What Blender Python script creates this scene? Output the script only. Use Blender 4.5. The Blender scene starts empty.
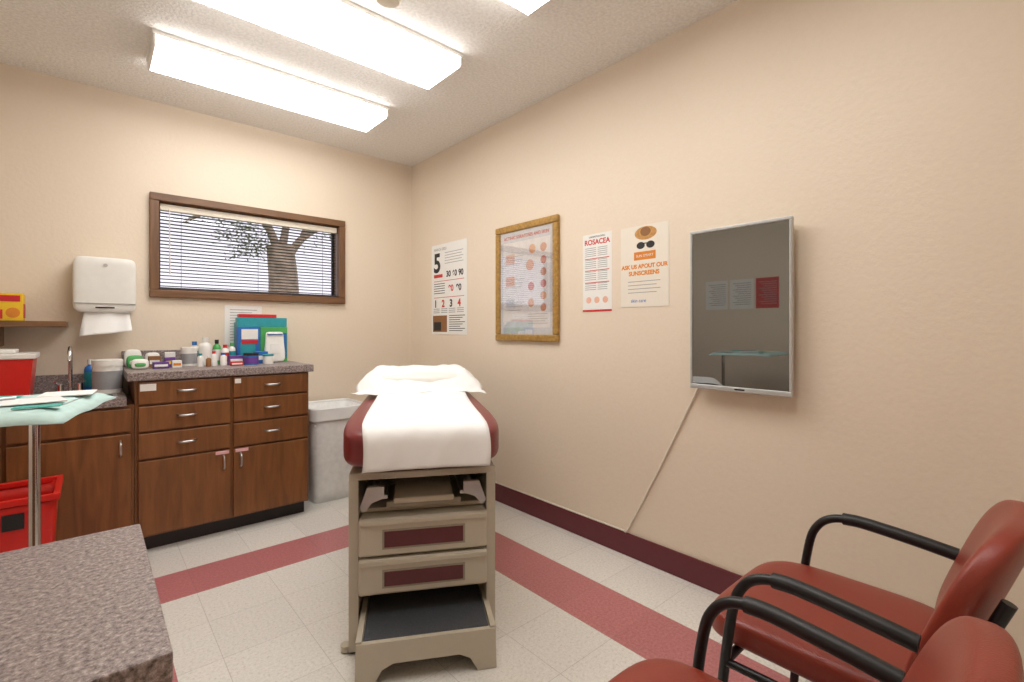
import bpy, bmesh, math, random
from mathutils import Vector, Matrix
random.seed(7)
S = bpy.context.scene
COL = S.collection
try:
    S.view_settings.view_transform = 'Standard'
    S.view_settings.look = 'None'
except Exception:
    pass

# ------------------------------------------------------------ materials
def lin(h):
    h = h.lstrip('#')
    o = []
    for i in (0, 2, 4):
        c = int(h[i:i+2], 16) / 255
        o.append(c/12.92 if c <= .04045 else ((c+.055)/1.055)**2.4)
    return (o[0], o[1], o[2], 1)
MATS = {}
def base(name):
    m = bpy.data.materials.new(name); m.use_nodes = True
    nt = m.node_tree
    return m, nt, nt.nodes['Principled BSDF']
def pm(name, col, rough=.5, metal=0, var=.06, scale=30, bump=0, bscale=200, coat=0, ior=None, emit=0):
    if name in MATS: return MATS[name]
    m, nt, b = base(name)
    c = lin(col)
    tc = nt.nodes.new('ShaderNodeTexCoord')
    n = nt.nodes.new('ShaderNodeTexNoise'); n.inputs['Scale'].default_value = scale; n.inputs['Detail'].default_value = 3
    nt.links.new(tc.outputs['Object'], n.inputs['Vector'])
    r = nt.nodes.new('ShaderNodeValToRGB')
    r.color_ramp.elements[0].position = .3; r.color_ramp.elements[1].position = .7
    r.color_ramp.elements[0].color = tuple(x*(1-var) for x in c[:3]) + (1,)
    r.color_ramp.elements[1].color = tuple(min(1, x*(1+var)) for x in c[:3]) + (1,)
    nt.links.new(n.outputs['Fac'], r.inputs['Fac'])
    nt.links.new(r.outputs['Color'], b.inputs['Base Color'])
    b.inputs['Roughness'].default_value = rough
    b.inputs['Metallic'].default_value = metal
    if coat: b.inputs['Coat Weight'].default_value = coat
    if ior: b.inputs['IOR'].default_value = ior
    if bump:
        n2 = nt.nodes.new('ShaderNodeTexNoise'); n2.inputs['Scale'].default_value = bscale; n2.inputs['Detail'].default_value = 4
        nt.links.new(tc.outputs['Object'], n2.inputs['Vector'])
        bp = nt.nodes.new('ShaderNodeBump'); bp.inputs['Strength'].default_value = bump; bp.inputs['Distance'].default_value = .003
        nt.links.new(n2.outputs['Fac'], bp.inputs['Height']); nt.links.new(bp.outputs['Normal'], b.inputs['Normal'])
    MATS[name] = m
    return m
def wood(name, c1, c2, rough=.35, sc=(14, 14, 1.6)):
    m, nt, b = base(name)
    tc = nt.nodes.new('ShaderNodeTexCoord'); mp = nt.nodes.new('ShaderNodeMapping')
    mp.inputs['Scale'].default_value = sc
    nt.links.new(tc.outputs['Object'], mp.inputs['Vector'])
    n = nt.nodes.new('ShaderNodeTexNoise'); n.inputs['Scale'].default_value = 2.2; n.inputs['Detail'].default_value = 8; n.inputs['Distortion'].default_value = .8
    nt.links.new(mp.outputs['Vector'], n.inputs['Vector'])
    r = nt.nodes.new('ShaderNodeValToRGB')
    r.color_ramp.elements[0].position = .25; r.color_ramp.elements[1].position = .75
    r.color_ramp.elements[0].color = lin(c1); r.color_ramp.elements[1].color = lin(c2)
    nt.links.new(n.outputs['Fac'], r.inputs['Fac']); nt.links.new(r.outputs['Color'], b.inputs['Base Color'])
    b.inputs['Roughness'].default_value = rough
    return m
def granite(name):
    m, nt, b = base(name)
    tc = nt.nodes.new('ShaderNodeTexCoord')
    n = nt.nodes.new('ShaderNodeTexNoise'); n.inputs['Scale'].default_value = 150; n.inputs['Detail'].default_value = 6; n.inputs['Roughness'].default_value = .75
    nt.links.new(tc.outputs['Object'], n.inputs['Vector'])
    r = nt.nodes.new('ShaderNodeValToRGB'); cr = r.color_ramp
    cr.elements[0].position = .36; cr.elements[0].color = lin('#4f4646')
    cr.elements[1].position = .64; cr.elements[1].color = lin('#bfb2ae')
    e = cr.elements.new(.46); e.color = lin('#827573')
    e = cr.elements.new(.54); e.color = lin('#998b88')
    nt.links.new(n.outputs['Fac'], r.inputs['Fac'])
    nt.links.new(r.outputs['Color'], b.inputs['Base Color'])
    b.inputs['Roughness'].default_value = .42
    return m
def bumpy(name, col, rough, scale, strength, dist, var=.02):
    m, nt, b = base(name)
    g = nt.nodes.new('ShaderNodeNewGeometry')
    n = nt.nodes.new('ShaderNodeTexNoise'); n.inputs['Scale'].default_value = scale; n.inputs['Detail'].default_value = 4
    nt.links.new(g.outputs['Position'], n.inputs['Vector'])
    bp = nt.nodes.new('ShaderNodeBump'); bp.inputs['Strength'].default_value = strength; bp.inputs['Distance'].default_value = dist
    nt.links.new(n.outputs['Fac'], bp.inputs['Height']); nt.links.new(bp.outputs['Normal'], b.inputs['Normal'])
    r = nt.nodes.new('ShaderNodeValToRGB'); c = lin(col)
    r.color_ramp.elements[0].position = .35; r.color_ramp.elements[1].position = .65
    r.color_ramp.elements[0].color = tuple(x*(1-var) for x in c[:3]) + (1,)
    r.color_ramp.elements[1].color = tuple(min(1, x*(1+var)) for x in c[:3]) + (1,)
    nt.links.new(n.outputs['Fac'], r.inputs['Fac']); nt.links.new(r.outputs['Color'], b.inputs['Base Color'])
    b.inputs['Roughness'].default_value = rough
    return m
M_WALL = bumpy('wall_paint', '#e8d9c5', .5, 60, .25, .004, .01)
M_CEIL = bumpy('popcorn_ceiling', '#f6f4f0', .9, 75, .8, .010, .07)
M_WOOD = wood('cabinet_wood', '#6c4224', '#8e5c33')
M_WOODD = wood('trim_wood', '#5e3f2a', '#85603f', .4)
M_WOODX = wood('frame_wood_x', '#5e3f2a', '#85603f', .4, (1.6, 14, 14))
M_GRAN = granite('speckled_laminate')
M_MAROONBASE = pm('maroon_vinyl_base', '#64242d', .35)
M_BLACK = pm('black_plastic', '#1c1c1e', .45)
M_TUBE = pm('black_tube', '#17181a', .35)
M_TOE = pm('toe_kick_black', '#241a18', .5)
M_VINYL = pm('red_brown_vinyl', '#8a3426', .33, var=.08, scale=8, bump=.25, bscale=350)
M_MAROON = pm('maroon_upholstery', '#7a282b', .33, var=.06, scale=10, bump=.2, bscale=350)
M_BEIGE = pm('beige_plastic', '#c1b8a6', .42, var=.02)
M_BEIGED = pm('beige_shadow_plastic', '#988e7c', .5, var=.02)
M_INSET = pm('maroon_inset', '#5c1f24', .4)
M_STEEL = pm('brushed_steel', '#c4c6c8', .3, 1)
M_CHROME = pm('chrome', '#d6d8da', .1, 1)
M_WHITE = pm('white_plastic', '#ecebe6', .35, var=.02)
M_PAPER = pm('white_paper', '#f4f4f3', .8, var=.01, scale=6, bump=.25, bscale=25)
M_POSTER = pm('poster_paper', '#efeeea', .5, var=.01)
M_RUBBER = pm('black_rubber_tread', '#42454a', .7, var=.15, scale=150, bump=.5, bscale=400)
M_RED = pm('sharps_red', '#d0231c', .3, var=.05)
M_GOLD = pm('gold_frame', '#b08a4a', .35, .3, var=.25, scale=60, bump=.3, bscale=120)
M_TEAL = pm('teal_card', '#2b9aa6', .45)
M_REDC = pm('red_card', '#c8242c', .45)
M_GREENC = pm('green_card', '#4faa5c', .45)
M_BLUEC = pm('blue_card', '#2a6fbc', .45)
M_PURP = pm('purple_card', '#6a3f96', .45)
M_ORANGE = pm('orange_print', '#e08a2c', .5)
M_INK = pm('black_ink', '#202022', .6)
M_GREY = pm('grey_ink', '#9a9a9c', .6)
M_REDI = pm('red_ink', '#c9302c', .6)
M_YEL = pm('yellow_card', '#efc52a', .45)
M_CREAM = pm('cream_rail', '#e6ddcc', .45)
M_LINER = pm('bag_liner', '#f0f1f0', .35, var=.04, scale=12, bump=.8, bscale=14)
M_BIN = pm('trash_bin_plastic', '#eeeeec', .4)
M_DRAPE = pm('aqua_drape', '#c2e0dc', .75, bump=.3, bscale=60)
M_SLAT = pm('dark_slat', '#3a3a42', .45)
M_BROWN = pm('straw_brown', '#8f6238', .6)
M_SKIN1 = pm('print_pink', '#e9b7a0', .6)
M_LAV = pm('print_lavender', '#dcdfe8', .25)
M_BARK = pm('bark', '#a3907f', .9, var=.35, scale=8, bump=1, bscale=20)
M_LEAF = pm('leaf', '#737a63', .7, var=.3)
M_GRASS = pm('grass', '#6d7a48', .9)

def emit_mat(name, col, s):
    m, nt, b = base(name)
    b.inputs['Base Color'].default_value = lin(col)
    b.inputs['Emission Color'].default_value = lin(col)
    b.inputs['Emission Strength'].default_value = s
    return m
M_LAMP = emit_mat('fluorescent_diffuser', '#fffdfa', 8.7)

# floor
def floor_mat():
    m, nt, b = base('vinyl_tile_floor')
    N, L = nt.nodes.new, nt.links.new
    g = N('ShaderNodeNewGeometry'); sp = N('ShaderNodeSeparateXYZ'); L(g.outputs['Position'], sp.inputs[0])
    def mth(op, a, bb=None):
        n = N('ShaderNodeMath'); n.operation = op
        for i, v in enumerate((a, bb)):
            if v is None: continue
            if isinstance(v, (int, float)): n.inputs[i].default_value = v
            else: L(v, n.inputs[i])
        return n.outputs[0]
    X, Y = sp.outputs[0], sp.outputs[1]
    def rng(v, a, c): return mth('MULTIPLY', mth('GREATER_THAN', v, a), mth('LESS_THAN', v, c))
    m1 = mth('MULTIPLY', rng(X, 1.42, 1.69), mth('LESS_THAN', Y, 2.69))
    m2 = mth('MULTIPLY', rng(X, -.06, .21), mth('LESS_THAN', Y, 2.69))
    m3 = mth('MULTIPLY', rng(Y, 2.42, 2.69), rng(X, -.06, 1.69))
    mask = mth('MAXIMUM', mth('MAXIMUM', m1, m2), m3)
    T = .27
    fx = mth('DIVIDE', mth('ADD', X, -1.69+T*20), T); fy = mth('DIVIDE', mth('ADD', Y, -2.69+T*20), T)
    jx = mth('LESS_THAN', mth('FRACT', fx), .008); jy = mth('LESS_THAN', mth('FRACT', fy), .008)
    joint = mth('MAXIMUM', jx, jy)
    cmb = N('ShaderNodeCombineXYZ'); L(mth('FLOOR', fx), cmb.inputs[0]); L(mth('FLOOR', fy), cmb.inputs[1])
    wn = N('ShaderNodeTexWhiteNoise'); L(cmb.outputs[0], wn.inputs['Vector'])
    n = N('ShaderNodeTexNoise'); n.inputs['Scale'].default_value = 95; n.inputs['Detail'].default_value = 6; n.inputs['Roughness'].default_value = .8
    L(g.outputs['Position'], n.inputs['Vector'])
    def ramp(c):
        r = N('ShaderNodeValToRGB'); L(n.outputs['Fac'], r.inputs['Fac'])
        for i, (p, h) in enumerate(c):
            e = r.color_ramp.elements[i] if i < 2 else r.color_ramp.elements.new(p)
            e.position = p; e.color = lin(h)
        return r.outputs['Color']
    rw = ramp([(.34, '#c6c0b6'), (.62, '#eeebe5'), (.44, '#e1ddd6')])
    rp = ramp([(.3, '#a86266'), (.68, '#ca8b8c'), (.45, '#b86f72')])
    mx = N('ShaderNodeMix'); mx.data_type = 'RGBA'; L(mask, mx.inputs['Factor']); L(rw, mx.inputs['A']); L(rp, mx.inputs['B'])
    hs = N('ShaderNodeHueSaturation'); L(mx.outputs['Result'], hs.inputs['Color'])
    L(mth('ADD', mth('MULTIPLY', wn.outputs['Value'], .07), .95), hs.inputs['Value'])
    mj = N('ShaderNodeMix'); mj.data_type = 'RGBA'; L(mth('MULTIPLY', joint, .38), mj.inputs['Factor']); L(hs.outputs['Color'], mj.inputs['A'])
    mj.inputs['B'].default_value = lin('#7d756c')
    L(mj.outputs['Result'], b.inputs['Base Color'])
    b.inputs['Roughness'].default_value = .28
    return m
M_FLOOR = floor_mat()

# ------------------------------------------------------------ geometry helpers
def empty(name, loc=(0, 0, 0), rz=0, mat=None):
    o = bpy.data.objects.new(name, None); COL.objects.link(o)
    o.empty_display_size = .1
    if mat is not None: o.matrix_world = mat
    else:
        o.location = loc; o.rotation_euler = (0, 0, rz)
    return o
def fin(name, bm, mat, parent, smooth=False):
    me = bpy.data.meshes.new(name); bm.to_mesh(me); bm.free()
    if smooth:
        for p in me.polygons: p.use_smooth = True
    for mm in (mat if isinstance(mat, (list, tuple)) else [mat]): me.materials.append(mm)
    o = bpy.data.objects.new(name, me); COL.objects.link(o)
    if parent: o.parent = parent
    return o
def addbox(bm, x0, x1, y0, y1, z0, z1, bev=0, seg=2):
    vs = [bm.verts.new((x, y, z)) for x in (x0, x1) for y in (y0, y1) for z in (z0, z1)]
    fs = [(0, 1, 3, 2), (4, 6, 7, 5), (0, 4, 5, 1), (2, 3, 7, 6), (0, 2, 6, 4), (1, 5, 7, 3)]
    ff = [bm.faces.new([vs[i] for i in f]) for f in fs]
    if bev:
        es = list({e for f in ff for e in f.edges})
        bmesh.ops.bevel(bm, geom=es, offset=bev, segments=seg, affect='EDGES', profile=.5)
def box(name, x0, x1, y0, y1, z0, z1, mat, parent=None, bev=0, seg=2):
    bm = bmesh.new(); addbox(bm, x0, x1, y0, y1, z0, z1, bev, seg)
    bmesh.ops.recalc_face_normals(bm, faces=bm.faces)
    return fin(name, bm, mat, parent)
def boxes(name, lst, mat, parent=None, bev=0):
    bm = bmesh.new()
    for l in lst:
        addbox(bm, *l, bev=bev)
    bmesh.ops.recalc_face_normals(bm, faces=bm.faces)
    return fin(name, bm, mat, parent)
def lathe(name, prof, c, mat, parent=None, seg=28, smooth=True):
    bm = bmesh.new(); rings = []
    for r, z in prof:
        if r < 1e-5: rings.append([bm.verts.new((c[0], c[1], c[2]+z))])
        else: rings.append([bm.verts.new((c[0]+r*math.cos(2*math.pi*i/seg), c[1]+r*math.sin(2*math.pi*i/seg), c[2]+z)) for i in range(seg)])
    for a, b in zip(rings, rings[1:]):
        for i in range(seg):
            j = (i+1) % seg
            if len(a) == 1 and len(b) == 1: continue
            if len(a) == 1: bm.faces.new((a[0], b[i], b[j]))
            elif len(b) == 1: bm.faces.new((a[i], b[0], a[j]))
            else: bm.faces.new((a[i], a[j], b[j], b[i]))
    bmesh.ops.recalc_face_normals(bm, faces=bm.faces)
    o = fin(name, bm, mat, parent, smooth)
    if smooth:
        md = o.modifiers.new('es', 'EDGE_SPLIT'); md.split_angle = math.radians(40)
    return o
def disc(name, c, r, mat, parent, axis='z', h=.001, seg=28, sx=1):
    bm = bmesh.new()
    bmesh.ops.create_cone(bm, cap_ends=True, segments=seg, radius1=r, radius2=r, depth=h)
    bmesh.ops.scale(bm, vec=(sx, 1, 1), verts=bm.verts)
    if axis == 'y': bmesh.ops.rotate(bm, cent=(0, 0, 0), matrix=Matrix.Rotation(math.pi/2, 3, 'X'), verts=bm.verts)
    if axis == 'x': bmesh.ops.rotate(bm, cent=(0, 0, 0), matrix=Matrix.Rotation(math.pi/2, 3, 'Y'), verts=bm.verts)
    bmesh.ops.translate(bm, vec=c, verts=bm.verts)
    return fin(name, bm, mat, parent)
def smoothpts(pts, n=6):
    P = [Vector(p) for p in pts]
    P = [P[0]*2-P[1]] + P + [P[-1]*2-P[-2]]
    out = []
    for i in range(1, len(P)-2):
        p0, p1, p2, p3 = P[i-1:i+3]
        for k in range(n):
            t = k/n
            out.append(.5*((2*p1)+(p2-p0)*t+(2*p0-5*p1+4*p2-p3)*t*t+(3*p1-p0-3*p2+p3)*t**3))
    out.append(P[-2])
    return out
def tube(name, pts, r, mat, parent=None, n=6, sm=True, taper=None):
    P = smoothpts(pts, n) if sm else [Vector(p) for p in pts]
    cu = bpy.data.curves.new(name, 'CURVE'); cu.dimensions = '3D'; cu.bevel_depth = r; cu.bevel_resolution = 3; cu.use_fill_caps = True
    s = cu.splines.new('POLY'); s.points.add(len(P)-1)
    for i, p in enumerate(P):
        s.points[i].co = (p.x, p.y, p.z, 1)
        if taper: s.points[i].radius = taper[0]+(taper[1]-taper[0])*i/(len(P)-1)
    tmp = bpy.data.objects.new('tmp', cu); COL.objects.link(tmp)
    me = bpy.data.meshes.new_from_object(tmp)
    bpy.data.objects.remove(tmp)
    me.name = name; me.materials.clear(); me.materials.append(mat)
    for p in me.polygons: p.use_smooth = True
    o = bpy.data.objects.new(name, me); COL.objects.link(o)
    if parent: o.parent = parent
    return o
def cushion(name, c, size, mat, parent=None, e=6, cuts=13, fn=None):
    bm = bmesh.new(); bmesh.ops.create_cube(bm, size=2)
    bmesh.ops.subdivide_edges(bm, edges=bm.edges, cuts=cuts, use_grid_fill=True)
    ex = e if isinstance(e, (tuple, list)) else (e, e, e)
    for v in bm.verts:
        q = [math.copysign(abs(k)**.75, k) for k in v.co]
        n = ex[0]
        d = (abs(q[0])**n+abs(q[1])**n+abs(q[2])**n)**(1/n)
        p = Vector((q[0]/d*size[0]/2, q[1]/d*size[1]/2, q[2]/d*size[2]/2))
        if fn: p = fn(p)
        v.co = p+Vector(c)
    return fin(name, bm, mat, parent, True)
def poly(name, pts, depth, mat, parent, axis='y'):
    bm = bmesh.new()
    def mk(a, b, d):
        return (a, d, b) if axis == 'y' else ((d, a, b) if axis == 'x' else (a, b, d))
    A = [bm.verts.new(mk(a, b, depth[0])) for a, b in pts]
    B = [bm.verts.new(mk(a, b, depth[1])) for a, b in pts]
    bm.faces.new(A); bm.faces.new(B[::-1])
    n = len(pts)
    for i in range(n): bm.faces.new((A[i], B[i], B[(i+1) % n], A[(i+1) % n]))
    bmesh.ops.recalc_face_normals(bm, faces=bm.faces)
    return fin(name, bm, mat, parent)
def text(name, s, x, y, z, size, mat, parent, align='LEFT', bold=0, sx=1):
    cu = bpy.data.curves.new(name, 'FONT'); cu.body = s; cu.size = size; cu.align_x = align
    cu.extrude = .0003; cu.offset = bold
    tmp = bpy.data.objects.new('tmp', cu); COL.objects.link(tmp)
    me = bpy.data.meshes.new_from_object(tmp); bpy.data.objects.remove(tmp)
    me.materials.clear(); me.materials.append(mat); me.name = name
    o = bpy.data.objects.new(name, me); COL.objects.link(o); o.parent = parent
    o.location = (x, y, z); o.scale = (sx, 1, 1)
    return o
XR, YB, XL, YF, ZC = 2.01, 3.55, -.75, -.75, 2.48
def wall_r(y, z, off=0):
    return Matrix(((0, 0, -1, XR-off), (-1, 0, 0, y), (0, 1, 0, z), (0, 0, 0, 1)))
def wall_b(x, z, off=0):
    return Matrix(((1, 0, 0, x), (0, 0, -1, YB-off), (0, 1, 0, z), (0, 0, 0, 1)))
def wall_l(y, z, off=0):
    return Matrix(((0, 0, 1, XL+off), (1, 0, 0, y), (0, 1, 0, z), (0, 0, 0, 1)))

# ------------------------------------------------------------ room shell
W = .12
box('floor', XL-W, XR+W, YF-W, YB+W, -.1, 0, M_FLOOR)
box('ceiling', XL-W, XR+W, YF-W, YB+W, ZC, ZC+.1, M_CEIL)
box('wall_right', XR, XR+W, YF-W, YB+W, 0, ZC, M_WALL)
box('wall_left', XL-W, XL, YF-W, YB+W, 0, ZC, M_WALL)
box('wall_front', XL, XR, YF-W, YF, 0, ZC, M_WALL)
hx0, hx1, hz0, hz1 = .302, 1.395, 1.357, 1.893
boxes('wall_back', [(XL, hx0, YB, YB+W, 0, ZC), (hx1, XR, YB, YB+W, 0, ZC),
                    (hx0, hx1, YB, YB+W, 0, hz0), (hx0, hx1, YB, YB+W, hz1, ZC)], M_WALL)
box('baseboard_right', XR-.012, XR, YF, YB, 0, .112, M_MAROONBASE, bev=.003)
box('baseboard_back', 1.06, XR-.013, YB-.012, YB, 0, .112, M_MAROONBASE, bev=.003)

# window
w = empty('window_1')
ox0, ox1, oz0, oz1 = .262, 1.435, 1.315, 1.935
boxes('casing_h', [(ox0, ox1, YB-.03, YB, oz1-.045, oz1), (ox0, ox1, YB-.03, YB, oz0, oz0+.045)], M_WOODX, w, bev=.004)
boxes('casing_v', [(ox0, ox0+.045, YB-.029, YB, oz0+.045, oz1-.045), (ox1-.045, ox1, YB-.029, YB, oz0+.045, oz1-.045)], M_WOODD, w, bev=.004)
boxes('jamb', [(hx0, hx0+.008, YB, YB+W, hz0, hz1), (hx1-.008, hx1, YB, YB+W, hz0, hz1),
               (hx0, hx1, YB, YB+W, hz0, hz0+.008), (hx0, hx1, YB, YB+W, hz1-.008, hz1)], M_WOODD, w)
boxes('sash', [(hx0+.008, hx0+.02, YB+.08, YB+.1, hz0+.008, hz1-.008), (hx1-.02, hx1-.008, YB+.08, YB+.1, hz0+.008, hz1-.008),
               (hx0, hx1, YB+.08, YB+.1, hz0+.008, hz0+.02), (hx0, hx1, YB+.08, YB+.1, hz1-.02, hz1-.008)], M_BLACK, w)
bl = empty('window_blinds')
box('headrail', hx0+.012, hx1-.012, YB+.005, YB+.04, hz1-.052, hz1-.012, M_CREAM, bl, bev=.003)
bm = bmesh.new()
nsl = 22
for i in range(nsl):
    z = hz0+.03+i*(hz1-.065-hz0-.03)/(nsl-1)
    y = YB+.025; d = .0115; dz = .0016
    x0, x1 = hx0+.014, hx1-.014
    a = [bm.verts.new(p) for p in ((x0, y-d, z+dz), (x1, y-d, z+dz), (x1, y, z+.0012), (x0, y, z+.0012), (x1, y+d, z-dz), (x0, y+d, z-dz))]
    bm.faces.new(a[:4]); bm.faces.new((a[3], a[2], a[4], a[5]))
sl = fin('slats', bm, M_SLAT, bl)
sd = sl.modifiers.new('s', 'SOLIDIFY'); sd.thickness = .001
box('bottom_rail', hx0+.014, hx1-.014, YB+.012, YB+.038, hz0+.01, hz0+.022, M_SLAT, bl, bev=.002)
for i, x in enumerate((.42, .85, 1.28)):
    tube(f'cord_{i}', [(x, YB+.011, hz0+.02), (x, YB+.011, hz1-.03)], .0012, M_SLAT, bl, sm=False)
tube('wand', [(.36, YB+.003, hz1-.04), (.362, YB-.001, hz0+.1)], .003, M_CREAM, bl, sm=False)

# outside
box('ground_outside', -8, 14, YB+W+.4, 22, -.25, -.2, M_GRASS)
tr = empty('tree_outside')
tube('trunk', [(2.55, 9, -.22), (2.5, 9, .8), (2.56, 9, 1.8), (2.5, 9, 2.6)], .24, M_BARK, tr, taper=(1.25, .9))
br = [[(2.5, 9, 2.3), (2.3, 9, 2.9), (1.8, 9, 3.3), (1.2, 8.9, 3.5)], [(2.5, 9, 2.4), (2.6, 9, 3.1), (2.5, 9.1, 3.9)],
      [(2.55, 9, 2.3), (2.9, 9, 2.8), (3.4, 9.1, 3.1), (3.9, 9.1, 3.2)], [(2.3, 9, 2.9), (2.1, 8.8, 3.4), (2.1, 8.8, 3.9)],
      [(1.8, 9, 3.3), (1.5, 9, 3.1), (1.1, 9, 2.8)], [(2.9, 9, 2.8), (3.1, 8.9, 3.3), (3.2, 8.9, 3.8)]]
for i, b_ in enumerate(br): tube(f'branch_{i}', b_, .08, M_BARK, tr, taper=(1, .25))
bm = bmesh.new()
cent = [(1.6, 9, 3.1, .5), (2.0, 9, 3.4, .8), (2.9, 9, 3.4, .8), (3.5, 9, 3.0, .7), (1.9, 9, 2.8, .45), (2.4, 9, 4.0, .9), (3.3, 9, 3.8, .8), (2.0, 9, 2.5, .35)]
for k in range(2300):
    c = random.choice(cent); r = c[3]*random.random()**.5
    th = random.uniform(0, 6.28); ph = random.uniform(-1, 1)
    p = Vector((c[0]+r*math.cos(th), c[1]+r*math.sin(th)*.7, c[2]+r*ph*.7))
    s = random.uniform(.014, .032)
    d1 = Vector((random.uniform(-1, 1), random.uniform(-1, 1), random.uniform(-1, 1))).normalized()
    d2 = d1.orthogonal().normalized()
    vs = [bm.verts.new(p+d1*s*1.6), bm.verts.new(p+d2*s*.6), bm.verts.new(p-d1*s*1.6), bm.verts.new(p-d2*s*.6)]
    bm.faces.new(vs)
fin('leaves', bm, M_LEAF, tr)

# ------------------------------------------------------------ ceiling fixtures
def fixture(x0, x1, y0, y1):
    f = empty('fluorescent_ceiling_light')
    box('housing', x0-.006, x1+.006, y0-.006, y1+.006, ZC-.02, ZC-.0005, M_WHITE, f, bev=.004)
    zt, zb, k = ZC-.02, ZC-.065, .010
    pts = [(y0, zt), (y0, zb+.012), (y0+k, zb), (y1-k, zb), (y1, zb+.012), (y1, zt)]
    poly('diffuser', pts, (x0+.008, x1-.008), M_LAMP, f, 'x')
    for n, xx in (('end_cap_a', x0), ('end_cap_b', x1-.008)):
        poly(n, [(a, b-.001) for a, b in pts], (xx, xx+.008), M_WHITE, f, 'x')
fixture(.215, 1.365, 2.70, 3.00)
fixture(.215, 1.375, 1.94, 2.25)
fixture(.215, 1.36, 1.16, 1.45)
fixture(.215, 1.36, .40, .70)  # unseen fixture continuing the row, added to light the room near the camera
sd_ = empty('smoke_detector')
lathe('body', [(0, 0), (.055, 0), (.055, -.02), (.045, -.035), (0, -.037)], (.90, 1.78, ZC-.0005), M_CREAM, sd_)

# ------------------------------------------------------------ cabinets
def pull(name, x, z, y, parent, L=.08, vert=False):
    h = L/2
    if vert: P = [(x, y, z-h), (x, y-.022, z-h*.7), (x, y-.026, z), (x, y-.022, z+h*.7), (x, y, z+h)]
    else: P = [(x-h, y, z), (x-h*.7, y-.022, z), (x, y-.026, z), (x+h*.7, y-.022, z), (x+h, y, z)]
    return tube(name, P, .0055, M_STEEL, parent)
YFc = 3.02
tc_ = empty('base_cabinet_tall')
box('carcass', .165, 1.0, YFc+.002, YB-.001, .08, .868, M_WOOD, tc_)
box('toe_kick', .175, .99, YFc+.05, YB-.01, 0, .08, M_TOE, tc_)
box('countertop', .135, 1.022, YFc-.03, YB-.001, .868, .91, M_GRAN, tc_, bev=.004)
box('backsplash', .135, 1.022, YB-.02, YB-.001, .911, 1.0, M_GRAN, tc_, bev=.003)
cols = [(.178, .578), (.594, .988)]
rows = [(.748, .858), (.612, .738), (.474, .602), (.09, .464)]
for i, (a, b) in enumerate(cols):
    for j, (c, d) in enumerate(rows):
        box(f'front_{i}_{j}', a, b, YFc-.017, YFc+.001, c, d, M_WOOD, tc_, bev=.004)
        if j < 3: pull(f'pull_{i}_{j}', (a+b)/2, (c+d)/2+.005, YFc-.017, tc_)
pull('pull_door_a', .545, .40, YFc-.017, tc_, .075, True)
pull('pull_door_b', .628, .40, YFc-.017, tc_, .075, True)
M_LABP = pm('pink_label', '#e6b4b8', .5)
for i, x in enumerate((.54, .635)):
    box(f'label_{i}', x-.032, x+.032, YFc-.0185, YFc-.017, .444, .462, M_LABP, tc_)
box('label_2', .185, .25, YFc-.0185, YFc-.017, .815, .85, M_POSTER, tc_)
box('label_3', .60, .63, YFc-.0185, YFc-.017, .825, .85, M_POSTER, tc_)

lc = empty('sink_base_cabinet')
lx0, lx1 = XL+.002, .163
box('side_panel', lx1-.02, lx1, YFc+.002, YB-.001, .08, .75, M_WOOD, lc)
box('face_frame', lx0, lx1-.02, YFc+.002, YFc+.02, .08, .75, M_WOOD, lc)
box('bottom_panel', lx0, lx1-.02, YFc+.02, YB-.001, .08, .1, M_WOOD, lc)
box('toe_kick', lx0, lx1, YFc+.05, YB-.01, 0, .08, M_TOE, lc)
sx0, sx1, sy0, sy1 = -.165, .09, 3.08, 3.22
boxes('countertop', [(lx0, sx0, YFc-.03, YB-.001, .75, .79), (sx1, .1325, YFc-.03, YB-.001, .75, .79),
                     (sx0, sx1, YFc-.03, sy0, .75, .79), (sx0, sx1, sy1, YB-.001, .75, .79)], M_GRAN, lc)
box('backsplash', lx0, .1325, YB-.02, YB-.001, .791, .88, M_GRAN, lc, bev=.003)
boxes('sink_rim', [(sx0-.012, sx1+.012, sy0-.015, sy0+.006, .79, .795), (sx0-.012, sx1+.012, sy1-.006, sy1+.012, .79, .795),
                   (sx0-.012, sx0+.006, sy0+.006, sy1-.006, .79, .795), (sx1-.006, sx1+.012, sy0+.006, sy1-.006, .79, .795)], M_STEEL, lc, bev=.0015)
boxes('sink_basin', [(sx0, sx0+.004, sy0, sy1, .63, .79), (sx1-.004, sx1, sy0, sy1, .63, .79), (sx0, sx1, sy0, sy0+.004, .63, .79),
                     (sx0, sx1, sy1-.004, sy1, .63, .79), (sx0, sx1, sy0, sy1, .626, .63)], M_STEEL, lc)
for i, (a, b) in enumerate([(lx0+.02, -.29), (-.275, .15)]):
    box(f'false_drawer_{i}', a, b, YFc-.017, YFc+.001, .622, .735, M_WOOD, lc, bev=.004)
    box(f'door_{i}', a, b, YFc-.017, YFc+.001, .09, .61, M_WOOD, lc, bev=.004)
pull('pull_a', .11, .545, YFc-.017, lc, .07, True)
pull('pull_b', -.33, .545, YFc-.017, lc, .07, True)
# faucet
fa = empty('sink_faucet')
box('deck_plate', -.135, -.025, 3.36, 3.41, .7905, .805, M_CHROME, fa, bev=.005)
tube('spout', [(-.078, 3.385, .80), (-.078, 3.385, .93), (-.078, 3.375, 1.0), (-.078, 3.335, 1.03), (-.078, 3.285, 1.01), (-.078, 3.27, .965)], .009, M_CHROME, fa)
for s in (-1, 1):
    lathe(f'handle_base_{s}', [(0, 0), (.014, 0), (.012, .035), (0, .04)], (-.078+s*.037, 3.385, .805), M_CHROME, fa)
    tube(f'lever_{s}', [(-.078+s*.037, 3.385, .84), (-.078+s*.055, 3.35, .855)], .005, M_CHROME, fa, sm=False)

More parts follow.
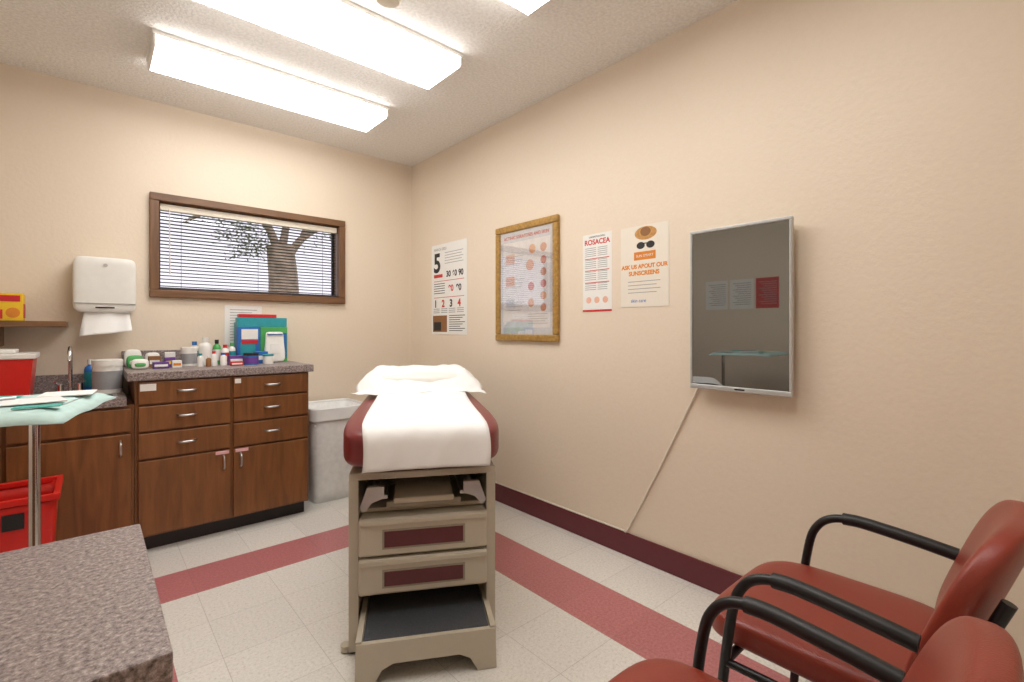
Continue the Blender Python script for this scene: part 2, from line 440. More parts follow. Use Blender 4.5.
# counter items
def bottle(name, x, y, z, r, h, mat, capm, label=None):
    o = empty(name)
    lathe('body', [(0, 0), (r, 0), (r, h*.68), (r*.85, h*.76), (r*.4, h*.82), (r*.4, h*.84)], (x, y, z), mat, o, 20)
    lathe('cap', [(0, h*.84), (r*.5, h*.84), (r*.5, h), (0, h)], (x, y, z), capm, o, 20)
    if label: lathe('label', [(r*1.02, h*.15), (r*1.02, h*.6)], (x, y, z), label, o, 20)
def jar(name, x, y, z, r, h, mat, lid, label=None):
    o = empty(name)
    lathe('body', [(0, 0), (r, 0), (r, h*.8), (0, h*.8)], (x, y, z), mat, o, 24)
    lathe('lid', [(0, h*.8), (r*1.05, h*.8), (r*1.05, h*.98), (r*.95, h), (0, h)], (x, y, z), lid, o, 24)
    if label: lathe('label', [(r*1.015, h*.12), (r*1.015, h*.66)], (x, y, z), label, o, 24)
def carton(name, x0, x1, y0, y1, z0, z1, m, band=None, top=None):
    o = empty(name)
    box('body', x0, x1, y0, y1, z0, z1, m, o, bev=.002)
    if band: box('print_band', x0+.005, x1-.005, y0-.001, y0, z0+(z1-z0)*.3, z0+(z1-z0)*.65, band, o)
    if top: box('lid_flap', x0+.003, x1-.003, y0+.003, y1-.003, z1, z1+.004, top, o)
Zt = .9105
def pouch(name, x, y, z, sx, sy, sz, m, band):
    o = empty(name)
    cushion('pouch', (x, y, z+sz/2), (sx, sy, sz), m, o, e=3.5, cuts=7, fn=lambda p: Vector((p.x, p.y*(1-.5*(p.z/sz+.5)), p.z)))
    cushion('print', (x, y-.002, z+sz*.42), (sx*.7, sy*.95, sz*.42), band, o, e=3.5, cuts=7)
pouch('gauze_pouch', .180, 3.45, Zt, .08, .05, .10, M_POSTER, M_GREENC)
pouch('gauze_pouch', .185, 3.36, Zt, .075, .05, .07, M_GREENC, M_WHITE)
pouch('gauze_pouch', .20, 3.24, Zt, .075, .05, .055, M_WHITE, M_GREENC)
pouch('gauze_pouch', .27, 3.46, Zt, .07, .05, .08, M_WHITE, M_GREY)
carton('bandage_carton', .245, .30, 3.36, 3.41, Zt, .972, M_BROWN, M_POSTER)
carton('bandage_carton', .255, .325, 3.22, 3.28, Zt, .945, M_PURP, M_POSTER)
carton('bandage_carton', .325, .375, 3.42, 3.47, Zt, .99, M_POSTER, M_REDC)
carton('bandage_carton', .315, .365, 3.32, 3.36, Zt, .965, M_PURP, M_YEL)
carton('specimen_carton', .34, .385, 3.23, 3.28, Zt, .950, M_POSTER, M_ORANGE)
jar('cotton_jar', .435, 3.36, Zt, .040, .11, M_WHITE, M_WHITE, M_GREY)
bottle('solution_bottle', .515, 3.36, Zt, .034, .165, M_WHITE, M_WHITE, M_POSTER)
bottle('solution_bottle', .475, 3.46, Zt, .026, .14, M_WHITE, M_BLUEC, M_TEAL)
bottle('soap_bottle', .585, 3.42, Zt, .022, .15, M_GREENC, M_BLACK, M_POSTER)
bottle('lotion_bottle', .475, 3.25, Zt, .016, .075, M_WHITE, M_TEAL)
bottle('lotion_bottle', .51, 3.22, Zt, .014, .06, M_BROWN, M_WHITE)
bottle('lotion_bottle', .545, 3.27, Zt, .018, .085, M_WHITE, M_REDI)
bottle('lotion_bottle', .59, 3.25, Zt, .018, .075, M_POSTER, M_BLUEC)
carton('swab_carton', .625, .70, 3.27, 3.33, Zt, .965, M_PURP, M_POSTER)
carton('swab_carton', .615, .68, 3.18, 3.22, Zt, .935, M_REDC, M_POSTER)
bottle('gel_bottle', .62, 3.37, Zt, .022, .12, M_POSTER, M_REDC, M_REDC)
bottle('gel_bottle', .667, 3.42, Zt, .02, .13, M_WHITE, M_GREENC, M_TEAL)
jar('salve_jar', .735, 3.24, Zt, .04, .07, M_BLUEC, M_BLACK, M_PURP)
gh = empty('glove_box_display')
box('holder_back', .70, .995, 3.49, 3.527, Zt, 1.17, M_TEAL, gh)
box('green_top_box', .70, .995, 3.43, 3.489, 1.14, 1.20, M_TEAL, gh, bev=.002)
box('red_top', .71, .93, 3.428, 3.488, 1.2005, 1.222, M_REDC, gh, bev=.002)
box('left_box', .70, .83, 3.42, 3.489, Zt, 1.1395, M_BLUEC, gh, bev=.002)
box('left_box_panel', .72, .815, 3.418, 3.42, 1.06, 1.125, M_POSTER, gh)
box('left_box_panel_b', .715, .80, 3.418, 3.42, .94, 1.04, M_TEAL, gh)
box('left_box_red', .72, .815, 3.4165, 3.418, 1.03, 1.055, M_REDC, gh)
box('green_box', .831, .995, 3.42, 3.489, Zt, 1.1395, M_GREENC, gh, bev=.002)
box('green_panel', .95, .99, 3.418, 3.42, .94, 1.10, M_BLUEC, gh)
sb = empty('supply_bag')
cushion('bag', (.90, 3.365, 1.011), (.115, .055, .195), M_WHITE, sb, e=7, cuts=9, fn=lambda p: Vector((p.x*(1-.06*math.sin(p.z*30)), p.y*(1-.7*(p.z/.19+.5)), p.z)))
box('zip_strip', .852, .948, 3.345, 3.375, 1.09, 1.095, M_BLUEC, sb)
box('bag_label', .872, .928, 3.340, 3.346, .97, 1.03, M_POSTER, sb)
carton('mask_carton', .775, .845, 3.30, 3.37, Zt, .985, M_BLUEC, M_POSTER)
jar('ointment_jar', .83, 3.24, Zt, .03, .06, M_WHITE, M_TEAL)
# low counter items
jar('disinfectant_wipe_tub', .068, 3.31, .7905, .062, .175, M_WHITE, M_WHITE, M_GREY)
bottle('mouthwash_bottle', .00, 3.47, .7905, .026, .17, M_BLUEC, M_WHITE, M_TEAL)
lathe_c = empty('paper_cup')
lathe('cup', [(0, 0), (.025, 0), (.033, .09), (.031, .09), (.024, .004), (0, .004)], (.07, 3.45, .7905), M_BLUEC, lathe_c)
sc_ = empty('sharps_container')
poly('body', [(-.45, .7905), (-.215, .7905), (-.20, .985), (-.465, .985)], (3.15, 3.38), M_RED, sc_)
box('lid', -.475, -.19, 3.14, 3.39, .985, 1.01, M_WHITE, sc_, bev=.006)
box('lid_chute', -.40, -.26, 3.19, 3.33, 1.01, 1.03, M_WHITE, sc_, bev=.006)
box('warning_label', -.40, -.32, 3.147, 3.15, .85, .94, M_ORANGE, sc_)

# shelf and box
sh = empty('wall_shelf')
box('board', XL+.002, -.09, 3.33, YB-.001, 1.135, 1.165, M_WOODX, sh, bev=.003)
box('bracket', -.35, -.33, 3.40, YB-.001, 1.04, 1.135, M_WOODD, sh)
cb = empty('tissue_carton')
box('body', -.42, -.25, 3.38, 3.50, 1.1655, 1.30, M_YEL, cb, bev=.003)
box('print_top', -.41, -.26, 3.378, 3.38, 1.26, 1.29, M_REDC, cb)
box('print_low', -.41, -.32, 3.378, 3.38, 1.175, 1.22, M_REDC, cb)
disc('print_circle', (-.285, 3.379, 1.205), .025, M_ORANGE, cb, 'y', .002)
box('print_side', -.2499, -.2485, 3.40, 3.48, 1.18, 1.25, M_REDC, cb)

# paper towel dispenser
pt = empty('paper_towel_dispenser')
cushion('cover', (.062, 3.475, 1.365), (.265, .145, .30), M_WHITE, pt, e=9, fn=lambda p: Vector((p.x, p.y*(1 if p.y > 0 else 1-.12*(.5-p.z/.3)), p.z)))
box('seam', -.066, .19, 3.405, 3.54, 1.262, 1.265, M_GREY, pt)
box('mount', -.06, .185, 3.53, YB-.0005, 1.23, 1.50, M_GREY, pt)
box('level_window', .02, .10, 3.404, 3.409, 1.238, 1.245, M_BLACK, pt)
disc('lock', (.062, 3.401, 1.47), .009, M_STEEL, pt, 'y', .004)
bm = bmesh.new(); R = []
for i in range(13):
    t_ = i/12
    z = 1.225-.14*t_
    R.append([bm.verts.new((-.025+.19*k/8-.02*t_*(1 if k < 4 else -.5), 3.45-.05*t_+.008*math.sin(k*1.1+t_*2), z+.03*t_*(k/8))) for k in range(9)])
for a, b in zip(R, R[1:]):
    for k in range(8): bm.faces.new((a[k], a[k+1], b[k+1], b[k]))
tw = fin('towel_sheet', bm, M_PAPER, pt, True); tw.modifiers.new('s', 'SOLIDIFY').thickness = .002

# notice on back wall
nb = empty('wall_notice', mat=wall_b(.76, 1.15, .001))
box('sheet', -.11, .11, -.13, .13, 0, .0012, M_POSTER, nb)
boxes('print_lines', [(-.08, .08-.03*(i % 3), .10-i*.018, .104-i*.018, .0012, .0016) for i in range(12)], M_GREY, nb)

# trash bin
tb = empty('trash_bin')
def taper_box(name, x0, x1, y0, y1, z0, z1, k, mat, parent, wob=0):
    bm = bmesh.new(); n = 12; rings = []
    cx, cy = (x0+x1)/2, (y0+y1)/2; hx, hy = (x1-x0)/2, (y1-y0)/2
    for j in range(9):
        t = j/8; s = 1-k*(1-t); ring = []
        for i in range(48):
            a = 2*math.pi*(i+.5)/48; ca, sa = math.cos(a), math.sin(a)
            d = (abs(ca)**8+abs(sa)**8)**(1/8)
            rr = 1+wob*math.sin(i*2.3+j*.7)*.5
            ring.append(bm.verts.new((cx+hx*s*ca/d*rr, cy+hy*s*sa/d*rr, z0+(z1-z0)*t)))
        rings.append(ring)
    for a, b in zip(rings, rings[1:]):
        for i in range(48): bm.faces.new((a[i], a[(i+1) % 48], b[(i+1) % 48], b[i]))
    bm.faces.new(rings[0][::-1])
    o = fin(name, bm, mat, parent, True); o.modifiers.new('s', 'SOLIDIFY').thickness = .003
    return o
taper_box('bin_body', 1.06, 1.43, 3.12, 3.49, 0.001, .60, .12, M_BIN, tb)
taper_box('liner_overhang', 1.052, 1.438, 3.112, 3.498, .53, .615, 0, M_LINER, tb, .015)
box('liner_inside', 1.075, 1.415, 3.135, 3.475, .50, .51, M_LINER, tb)

# red biohazard bin
rb = empty('biohazard_bin')
taper_box('bin_body', -.42, -.10, 2.62, 2.93, 0.001, .46, .15, M_RED, rb)
boxes('rim', [(-.43, -.09, 2.61, 2.63, .45, .475), (-.43, -.09, 2.92, 2.94, .45, .475), (-.43, -.41, 2.63, 2.92, .45, .475), (-.11, -.09, 2.63, 2.92, .45, .475)], M_RED, rb, bev=.004)
box('label', -.25, -.19, 2.614, 2.625, .36, .42, M_BLACK, rb)

# desk near left
dk = empty('laminate_desk')
box('desktop', XL+.002, .070, .655, 1.13, .724, .76, M_GRAN, dk, bev=.003)
box('pedestal', XL+.004, .045, .70, 1.10, .06, .7235, M_WOOD, dk)
box('plinth', XL+.004, .02, .73, 1.08, 0, .06, M_TOE, dk)
for i, (a, b) in enumerate([(.08, .38), (.39, .54), (.55, .71)]):
    box(f'drawer_{i}', -.40, .03, .684, .701, a, b, M_WOOD, dk, bev=.004)
    pull(f'pull_{i}', -.185, (a+b)/2, .684, dk)

# mayo stand
ms = empty('instrument_stand')
TZ = .925
tube('pole', [(-.115, 1.86, .06), (-.115, 1.86, TZ)], .0125, M_CHROME, ms, sm=False)
tube('pole_collar', [(-.115, 1.86, .05), (-.115, 1.86, .45)], .017, M_STEEL, ms, sm=False)
tube('foot_u', [(-.50, 1.62, .03), (-.15, 1.62, .03), (-.115, 1.66, .035), (-.115, 2.02, .035), (-.15, 2.06, .03), (-.50, 2.06, .03)], .014, M_CHROME, ms)
tube('foot_link', [(-.115, 1.86, .035), (-.115, 1.86, .07)], .02, M_CHROME, ms, sm=False)
for i, (x, y) in enumerate([(-.48, 1.62), (-.48, 2.06), (-.13, 1.64), (-.13, 2.04)]):
    disc(f'caster_{i}', (x, y, .0165), .016, M_BLACK, ms, 'y', .018)
tray_pts = [(-.52, 1.55), (-.07, 1.52), (.015, 1.88), (-.50, 1.95)]
poly('tray', tray_pts, (TZ, TZ+.012), M_STEEL, ms, 'z')
bm = bmesh.new(); R = []
n1, n2 = 20, 16
A, B, C, D = [Vector((p[0], p[1], 0)) for p in [(-.56, 1.49), (-.045, 1.46), (.06, 1.91), (-.54, 1.99)]]
for i in range(n1+1):
    row = []
    for j in range(n2+1):
        a, b = i/n1, j/n2
        p = (A*(1-a)+B*a)*(1-b)+(D*(1-a)+C*a)*b
        ed = min(a, 1-a)*.55; ed2 = min(b, 1-b)*.5
        drop = max(0, .045-min(ed, ed2))/.045
        z = TZ+.016-.026*drop**1.3+.0022*math.sin(a*17)*math.cos(b*13)
        row.append(bm.verts.new((p.x, p.y, z)))
    R.append(row)
for i in range(n1):
    for j in range(n2): bm.faces.new((R[i][j], R[i+1][j], R[i+1][j+1], R[i][j+1]))
dr = fin('drape_cloth', bm, M_DRAPE, ms, True); dr.modifiers.new('s', 'SOLIDIFY').thickness = .0015
def sheet(name, x0, x1, y0, y1, z, mat, par, rz=0):
    o = box(name, -(x1-x0)/2, (x1-x0)/2, -(y1-y0)/2, (y1-y0)/2, 0, .002, mat, par)
    o.location = ((x0+x1)/2, (y0+y1)/2, z); o.rotation_euler[2] = rz
M_TEALD = pm('teal_drape', '#4fb3a8', .7)
sheet('paper_sheet', -.32, -.05, 1.60, 1.72, TZ+.0195, M_PAPER, ms, .15)
sheet('paper_sheet_b', -.10, .01, 1.74, 1.86, TZ+.0195, M_PAPER, ms, -.1)
sheet('gauze_pack', -.25, -.17, 1.53, 1.60, TZ+.0225, M_YEL, ms, .6)
sheet('green_pack', -.30, -.14, 1.76, 1.84, TZ+.0195, M_TEALD, ms, -.2)
sheet('green_pack_b', -.13, -.05, 1.52, 1.56, TZ+.0195, M_TEALD, ms, -.1)
tube('instrument', [(-.27, 1.66, TZ+.026), (-.14, 1.72, TZ+.026)], .004, M_STEEL, ms, sm=False)

# ------------------------------------------------------------ exam table
et = empty('exam_table', (.888, 1.482, 0), math.radians(-29.5))
hw = .255
for s, n in ((-1, 'left'), (1, 'right')):
    xs = sorted((s*hw, s*(hw-.032)))
    poly(f'side_panel_{n}', [(0, .012), (0, .60), (.02, .622), (1.15, .622), (1.15, .25), (1.05, .012)], xs, M_BEIGE, et, 'x')
box('deck', -hw, hw, .0, 1.2, .60, .625, M_BEIGE, et, bev=.004)
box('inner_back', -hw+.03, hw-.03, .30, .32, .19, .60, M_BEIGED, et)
box('recess_floor', -hw+.033, hw-.033, .03, .30, .478, .492, M_BEIGE, et, bev=.003)
box('pull_shelf', -.105, .105, -.012, .28, .515, .535, M_BEIGE, et, bev=.006)
box('pull_shelf_lip', -.13, .13, -.005, .01, .500, .522, M_BEIGED, et, bev=.004)
for s, n in ((-1, 'left'), (1, 'right')):
    tube(f'stirrup_rail_{n}', [(s*.165, -.03, .565), (s*.165, .28, .565)], .016, M_STEEL, et, sm=False)
    box(f'stirrup_channel_{n}', min(s*.125, s*.205), max(s*.125, s*.205), -.01, .28, .535, .548, M_STEEL, et, bev=.003)
    poly(f'stirrup_foot_{n}', [(s*.135, .588), (s*.19, .588), (s*.215, .52), (s*.20, .505), (s*.175, .535), (s*.135, .55)], (-.045, -.025), M_STEEL, et)
for i, (a, b) in enumerate([(.345, .474), (.212, .336)]):
    box(f'drawer_{i}', -hw+.034, hw-.034, -.028, .28, a, b, M_BEIGE, et, bev=.009, seg=3)
    box(f'drawer_lip_{i}', -hw+.036, hw-.036, -.036, -.027, b-.022, b-.003, M_BEIGE, et, bev=.004)
    box(f'drawer_inset_{i}', -.135, .135, -.0315, -.027, a+.03, b-.045, M_INSET, et, bev=.001)
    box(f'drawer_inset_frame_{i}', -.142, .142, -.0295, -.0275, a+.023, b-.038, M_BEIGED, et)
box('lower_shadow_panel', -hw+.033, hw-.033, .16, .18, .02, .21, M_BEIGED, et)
# step
st0, st1 = -.155, .155
poly('step_riser', [(-.218, .002), (-.16, .002), (-.135, .045), (-.10, .062), (.11, .062), (.145, .045), (.17, .002), (.232, .002), (.228, .133), (-.214, .133)], (st0-.005, st0+.012), M_BEIGE, et)
for n, xs in (('left', (-.216, -.198)), ('right', (.212, .230))):
    poly(f'step_side_{n}', [(st0, .002), (st0, .14), (st1, .14), (st1, .002)], xs, M_BEIGE, et, 'x')
box('step_tread_base', -.20, .214, st0, st1, .105, .124, M_BEIGE, et)
box('step_tread', -.194, .208, st0+.012, st1, .124, .136, M_RUBBER, et, bev=.003)
for i, (x, y) in enumerate([(-.24, .03), (.24, .03), (-.24, 1.0), (.24, 1.0)]):
    lathe(f'leveling_foot_{i}', [(0, 0), (.02, 0), (.018, .012), (0, .014)], (x, y, 0.0005), M_BLACK, et)
lathe('foot_pedal', [(0, 0), (.018, 0), (.018, .02), (0, .022)], (-.268, .03, .005), M_BEIGE, et)
# upholstery
cushion('seat_upholstery', (0, .65, .705), (.595, 1.42, .155), M_MAROON, et, e=6, cuts=19,
        fn=lambda p: Vector((p.x*(1-.07*max(0, p.y+.3)), p.y, p.z+.008*math.cos(p.x*5))))
# paper
bm = bmesh.new(); R = []
prof = [(1.30, .800), (1.15, .803), (1.02, .806), (.9, .81), (.8, .812), (.6, .801), (.4, .799), (.2, .799), (.08, .799), (.0, .797), (-.035, .790), (-.060, .772), (-.072, .745), (-.076, .71), (-.078, .68), (-.079, .650)]
P = smoothpts([(0, a, b) for a, b in prof], 3)
for i, p in enumerate(P):
    row = []
    for k in range(25):
        q = k/24; x = -.205+.425*q
        wv = .0025*math.sin(q*9+i*.13)+.002*math.sin(q*23+i*.4)
        if i > len(P)-22: row.append(bm.verts.new((x+.006*math.sin(i*.2), p.y-.003-abs(wv)*1.3, p.z+.004*math.sin(q*3))))
        else: row.append(bm.verts.new((x+.006*math.sin(i*.2), p.y, p.z+wv+.001)))
    R.append(row)
for a, b in zip(R, R[1:]):
    for k in range(24): bm.faces.new((a[k], b[k], b[k+1], a[k+1]))
pp = fin('paper_cover', bm, M_PAPER, et, True); pp.modifiers.new('s', 'SOLIDIFY').thickness = .0015
cushion('pillow', (.0, 1.02, .850), (.52, .46, .10), M_WHITE, et, e=4, cuts=11)
bm = bmesh.new(); R = []
prof = [(.70, .806), (.735, .812), (.775, .845), (.83, .885), (.90, .906), (1.0, .912), (1.12, .910), (1.2, .90), (1.26, .87), (1.28, .83)]
P = smoothpts([(0, a, b) for a, b in prof], 4)
for i, p in enumerate(P):
    row = []; f = i/(len(P)-1)
    half = .325-.03*f
    for k in range(41):
        q = k/40*2-1; x = q*half
        dr_ = max(0, abs(x)-.225)/.1
        base_z = .800+.004*math.sin(i*.5)
        z = p.z+(base_z-p.z)*min(1, dr_**1.4)*.8
        z += .0035*math.sin(q*11+i*.35)+.003*math.sin(q*23-i*.6)*(abs(q)**.5)+.002*math.sin(i*1.3+q*5)
        row.append(bm.verts.new((x+.008*math.sin(i*.55+q*2)*abs(q), p.y+.010*math.sin(q*5+.6)*(1-f)+.015*abs(q)**3*(1-f), z)))
    R.append(row)
for a, b in zip(R, R[1:]):
    for k in range(40): bm.faces.new((a[k], b[k], b[k+1], a[k+1]))
ps = fin('pillow_sheet', bm, M_PAPER, et, True); ps.modifiers.new('s', 'SOLIDIFY').thickness = .002

# ------------------------------------------------------------ right wall posters
cal = empty('wall_calendar', mat=wall_r(3.003, 1.43, .001))
box('sheet', -.233, .233, -.343, .343, 0, .0015, M_POSTER, cal)
text('numeral_5', '5', -.205, .135, .002, .20, M_INK, cal, bold=.006)
text('heading', 'MARCH 2023', -.20, .295, .002, .030, M_GREY, cal)
boxes('heading_bar', [(-.05, .19-.02*(i % 2), .19+i*.02, .194+i*.02, .0015, .002) for i in range(5)], M_GREY, cal)
for i in range(3): text(f'day_a{i}', ('30', '60', '90')[i], -.03+i*.08, .09, .002, .06, M_INK, cal, bold=.002)
boxes('red_bars', [(-.2, -.08, .09, .115, .0015, .002), (-.2, .2, .060, .064, .0015, .002), (-.2, .2, -.065, -.061, .0015, .002)], M_REDI, cal)
for i in range(2): text(f'day_b{i}', '90', .0+i*.1, -.02, .002, .065, M_INK if i else M_REDI, cal, bold=.002)
boxes('col_b', [(-.2, -.05, .04-.018*i, .045-.018*i, .0015, .002) for i in range(5)], M_INK, cal)
for i, s in enumerate('1234'): text(f'day_c{i}', s, -.195+i*.105, -.135, .002, .075, M_REDI if i % 2 else M_INK, cal, bold=.003)
boxes('rows', [(-.205+.105*k, -.12+.105*k, -.152-.014*i, -.147-.014*i, .0015, .002) for k in range(4) for i in range(3)], M_GREY, cal)
box('photo_block', -.215, -.02, -.325, -.20, .0015, .002, M_BROWN, cal)
box('photo_dark', -.20, -.10, -.315, -.25, .002, .0024, M_INK, cal)
boxes('fine_print', [(.01, .21-.03*(i % 3), -.205-.016*i, -.20-.016*i, .0015, .002) for i in range(8)], M_INK, cal)

fr = empty('framed_poster', mat=wall_r(2.150, 1.415, .001))
a, b, t_ = .278, .364, .042
boxes('frame', [(-a, a, b-t_, b, 0, .024), (-a, a, -b, -b+t_, 0, .024), (-a, -a+t_, -b+t_, b-t_, 0, .023), (a-t_, a, -b+t_, b-t_, 0, .023)], M_GOLD, fr, bev=.007)
box('print', -a+t_, a-t_, -b+t_, b-t_, 0, .010, M_LAV, fr)
text('heading', 'ACTINIC KERATOSES AND SKIN', -.0, .275, .011, .028, M_REDI, fr, 'CENTER', bold=.0008)
box('panel', -.21, .21, -.28, .255, .010, .0105, pm('print_white_panel', '#f0edee', .3), fr)
M_P1, M_P2, M_P3 = pm('print_peach', '#e8b08c', .5), pm('print_tan', '#d99a7c', .5), pm('print_rose', '#d88a80', .5)
for i, (x, y, r) in enumerate([(.06, .195, .028), (.155, .195, .026), (.155, .12, .024), (.04, .10, .034), (.155, .05, .024), (.155, -.02, .024), (.155, -.09, .024), (.155, -.16, .024), (.05, -.03, .026), (.05, -.13, .026)]):
    disc(f'spot_{i}', (x, y, .011), r, [M_P1, M_P2, M_P3][i % 3], fr, 'z', .0006)
for i, (x0, x1, y0, y1) in enumerate([(-.18, -.10, .12, .18), (-.18, -.10, -.02, .04), (-.18, -.10, -.16, -.10)]):
    box(f'figure_{i}', x0, x1, y0, y1, .0105, .0112, [M_SKIN1, M_P1, M_LAV][i], fr)
boxes('caption_lines', [(-.19+.0*k, -.01-.015*(i % 3), .235-.024*i, .2375-.024*i, .0112, .0116) for i in range(21) for k in (0,) if i % 6 > 2], M_GREY, fr)
boxes('caption_lines_b', [(.02, .19-.02*(i % 2), -.20-.014*i, -.1975-.014*i, .0105, .0110) for i in range(5)], M_GREY, fr)
gl = box('glazing', -a+t_, a-t_, -b+t_, b-t_, .014, .0145, M_POSTER, fr)
def glass_mat(name, refl=.08):
    m = bpy.data.materials.new(name); m.use_nodes = True; nt = m.node_tree; nt.nodes.clear()
    o = nt.nodes.new('ShaderNodeOutputMaterial'); mx = nt.nodes.new('ShaderNodeMixShader')
    t = nt.nodes.new('ShaderNodeBsdfTransparent'); g = nt.nodes.new('ShaderNodeBsdfGlossy'); g.inputs['Roughness'].default_value = .03
    mx.inputs[0].default_value = refl
    nt.links.new(t.outputs[0], mx.inputs[1]); nt.links.new(g.outputs[0], mx.inputs[2]); nt.links.new(mx.outputs[0], o.inputs[0])
    return m
M_GLASS = glass_mat('clear_glass', .04)
M_GLASS2 = glass_mat('picture_glass', .18)
gl.data.materials[0] = M_GLASS2
box('pane', hx0+.02, hx1-.02, YB+.088, YB+.091, hz0+.02, hz1-.02, M_GLASS, w)

ro = empty('rosacea_poster', mat=wall_r(1.6065, 1.424, .001))
box('sheet', -.0965, .0965, -.206, .206, 0, .0012, M_POSTER, ro)
text('title', 'ROSACEA', 0, .15, .0015, .038, M_REDI, ro, 'CENTER', bold=.001)
text('subtitle', 'UNDERSTANDING', 0, .186, .0015, .013, M_INK, ro, 'CENTER')
boxes('text_lines', [(-.08+.085*k, -.005+.085*k-.012*((i*3+k) % 3), .13-.0105*i, .1330-.0105*i, .0012, .0016) for i in range(22) for k in range(2) if i % 6 != 5], M_GREY, ro)
boxes('red_heads', [(-.08, .08, .073, .077, .0012, .0018), (-.08, .08, .010, .014, .0012, .0018), (-.08, .08, -.054, -.05, .0012, .0018)], M_REDI, ro)
for i in range(3): disc(f'dot_{i}', (-.055+.055*i, -.145, .0016), .017, M_SKIN1, ro, 'z', .0006)
boxes('foot_bar', [(-.0965, .0965, -.206, -.196, .0012, .0016)], M_REDI, ro)

su = empty('sunscreen_poster', mat=wall_r(1.3215, 1.43, .001))
M_SUNP = pm('poster_ivory', '#ece4d6', .5, var=.01)
M_STRAW = pm('straw_print', '#c79452', .6, var=.2, scale=80)
box('sheet', -.1335, .1335, -.197, .197, 0, .0012, M_SUNP, su)
disc('hat_brim', (.01, .158, .0016), .032, M_STRAW, su, 'z', .0006, sx=1.9)
disc('hat_crown', (.01, .165, .0024), .022, M_BROWN, su, 'z', .0006, sx=1.3)
for i in (-1, 1): disc(f'lens_{i}', (.01+i*.027, .100, .0018), .017, M_INK, su, 'z', .0006, sx=1.35)
box('bridge', -.015, .035, .106, .111, .0014, .002, M_INK, su)
box('orange_badge', -.055, .065, .030, .070, .0012, .0018, M_ORANGE, su, bev=.0002)
text('badge_text', 'SUN SMART', .005, .044, .002, .018, M_POSTER, su, 'CENTER')
text('line1', 'ASK US ABOUT OUR', 0, -.010, .0015, .0275, M_ORANGE, su, 'CENTER', bold=.0012)
text('line2', 'SUNSCREENS', 0, -.043, .0015, .0285, M_ORANGE, su, 'CENTER', bold=.0012)
boxes('small_lines', [(-.09, .09-.02*(i % 2), -.075-.018*i, -.072-.018*i, .0012, .0016) for i in range(4)], M_GREY, su)
text('brand_line', 'skin care', -.03, -.175, .0015, .024, M_BLUEC, su, 'CENTER')

# TV
tv = empty('wall_monitor', mat=wall_r(.8465, 1.2065, 0))
M_SIL = pm('silver_bezel', '#c2c4c4', .3, .5)
m, nt, bb = base('dark_screen')
nz = nt.nodes.new('ShaderNodeTexNoise'); nz.inputs['Scale'].default_value = 2
rr = nt.nodes.new('ShaderNodeValToRGB'); rr.color_ramp.elements[0].color = (.020, .028, .026, 1); rr.color_ramp.elements[1].color = (.026, .034, .032, 1)
nt.links.new(nz.outputs['Fac'], rr.inputs['Fac']); nt.links.new(rr.outputs['Color'], bb.inputs['Base Color'])
bb.inputs['Roughness'].default_value = .02; bb.inputs['IOR'].default_value = 2.7
M_SCREEN = m
box('mount_plate', -.10, .10, -.12, .12, .0005, .03, M_BLACK, tv)
box('rear_shell', -.195, .195, -.330, .330, .03, .052, M_WHITE, tv, bev=.008)
boxes('bezel', [(-.2, .2, .322, .335, .048, .072), (-.2, .2, -.335, -.315, .048, .072), (-.2, -.19, -.315, .322, .048, .072), (.19, .2, -.315, .322, .048, .072)], M_SIL, tv, bev=.003)
box('screen', -.19, .19, -.315, .322, .05, .068, M_SCREEN, tv)
box('brand_dot', -.01, .03, -.328, -.321, .072, .0725, M_BLACK, tv)
cbm = empty('power_cable')
tube('drop', [(XR-.012, 1.02, .90), (XR-.008, 1.055, .84), (XR-.006, 1.23, .48), (XR-.006, 1.40, .15), (XR-.016, 1.425, .118)], .0045, M_CREAM, cbm)
tube('run', [(XR-.007, 1.425, .118), (XR-.007, 2.2, .119), (XR-.007, 3.3, .118)], .0045, M_CREAM, cbm, sm=False)

# left wall papers (seen in the monitor reflection)
for i, (y, ww, m_) in enumerate([(2.22, .22, M_POSTER), (1.98, .22, M_POSTER), (1.75, .2, M_REDC)]):
    o = empty('wall_notice', mat=wall_l(y, 1.46, .001))
    box('sheet', -ww/2, ww/2, -.14, .14, 0, .0012, m_, o)
    boxes('print_lines', [(-ww/2+.02, ww/2-.03-.02*(k % 3), .10-k*.02, .105-k*.02, .0012, .0016) for k in range(11)], M_GREY, o)

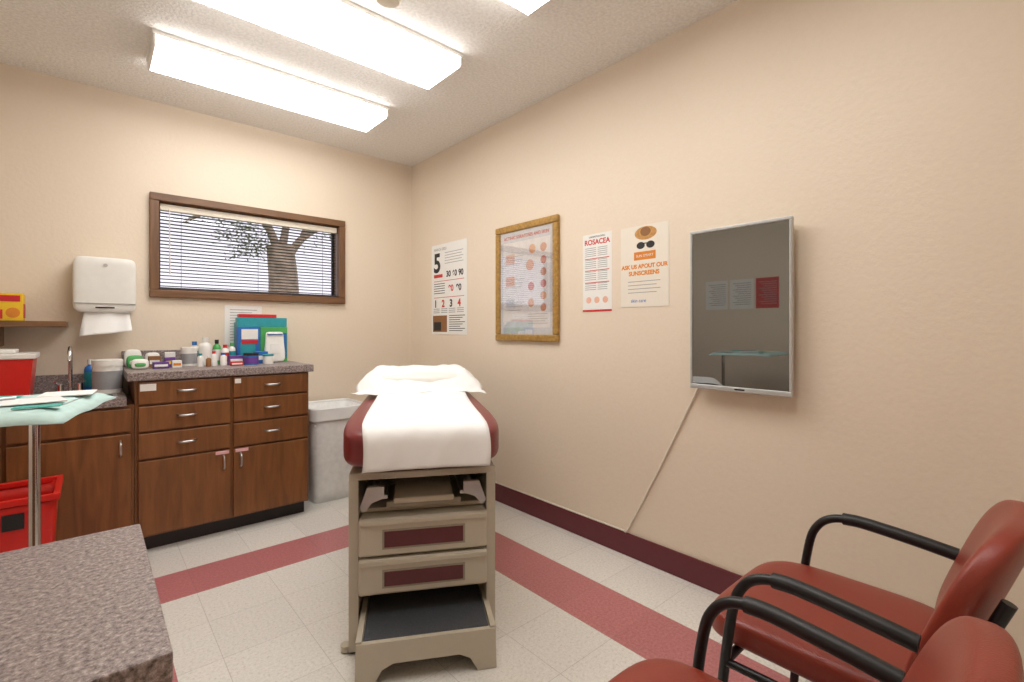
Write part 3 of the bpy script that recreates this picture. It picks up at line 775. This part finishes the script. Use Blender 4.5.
# ------------------------------------------------------------ chairs
def chair(cx):
    c = empty('waiting_chair', (cx, 0, 0))
    cushion('seat', (0, .375, .398), (.45, .46, .085), M_VINYL, c, e=5, cuts=15,
            fn=lambda p: Vector((p.x, p.y, p.z-.010*max(0, p.y/.23)**3*1.5-(.010*(1-(p.x/.225)**2)*(1-(p.y/.23)**2) if p.z > 0 else 0))))
    def bf(p):
        z = p.z; x = p.x*(1-.10*max(0, z/.17)**2)
        return Vector((x, p.y-z*.36+(x/.2)**2*.028, z))
    cushion('backrest', (0, .105, .585), (.44, .065, .35), M_VINYL, c, e=4, cuts=15, fn=bf)
    for s, n in ((-1, 'left'), (1, 'right')):
        X = s*.258
        tube(f'arm_frame_{n}', [(X, .54, .012), (X, .525, .25), (X, .50, .46), (X, .475, .535), (X, .43, .57), (X, .36, .575), (X, .25, .565), (X, .17, .555)], .0115, M_TUBE, c)
        tube(f'arm_pad_{n}', [(X, .41, .575), (X, .36, .577), (X, .25, .567), (X, .165, .556)], .0165, M_BLACK, c)
        tube(f'rear_frame_{n}', [(s*.235, -.02, .012), (s*.235, .05, .2), (s*.225, .13, .37), (s*.19, .135, .45), (s*.19, .09, .56), (s*.19, .055, .65)], .011, M_TUBE, c)
        tube(f'side_rail_{n}', [(X, .515, .345), (X*.97, .35, .345), (s*.232, .115, .345)], .010, M_TUBE, c, sm=False)
        lathe(f'foot_f_{n}', [(0, 0), (.015, 0), (.015, .02), (0, .022)], (X, .54, .0005), M_BLACK, c)
        lathe(f'foot_r_{n}', [(0, 0), (.015, 0), (.015, .02), (0, .022)], (s*.235, -.02, .0005), M_BLACK, c)
    tube('front_crossbar', [(-.258, .515, .345), (.258, .515, .345)], .010, M_TUBE, c, sm=False)
    tube('rear_crossbar', [(-.232, .115, .345), (.232, .115, .345)], .010, M_TUBE, c, sm=False)
chair(1.375)
chair(.72)

# ------------------------------------------------------------ world + camera
wd = bpy.data.worlds.new('World'); S.world = wd; wd.use_nodes = True
bg = wd.node_tree.nodes['Background']; bg.inputs['Color'].default_value = (.93, .90, 1, 1); bg.inputs['Strength'].default_value = 1.25
cam = bpy.data.cameras.new('camera'); co = bpy.data.objects.new('camera', cam); COL.objects.link(co)
co.location = (0, 0, 1.12); co.rotation_euler = (math.radians(90), 0, math.radians(-41.3))
cam.sensor_width = 36; cam.lens = 16.875; cam.shift_y = -11/1024; cam.clip_start = .02
S.camera = co
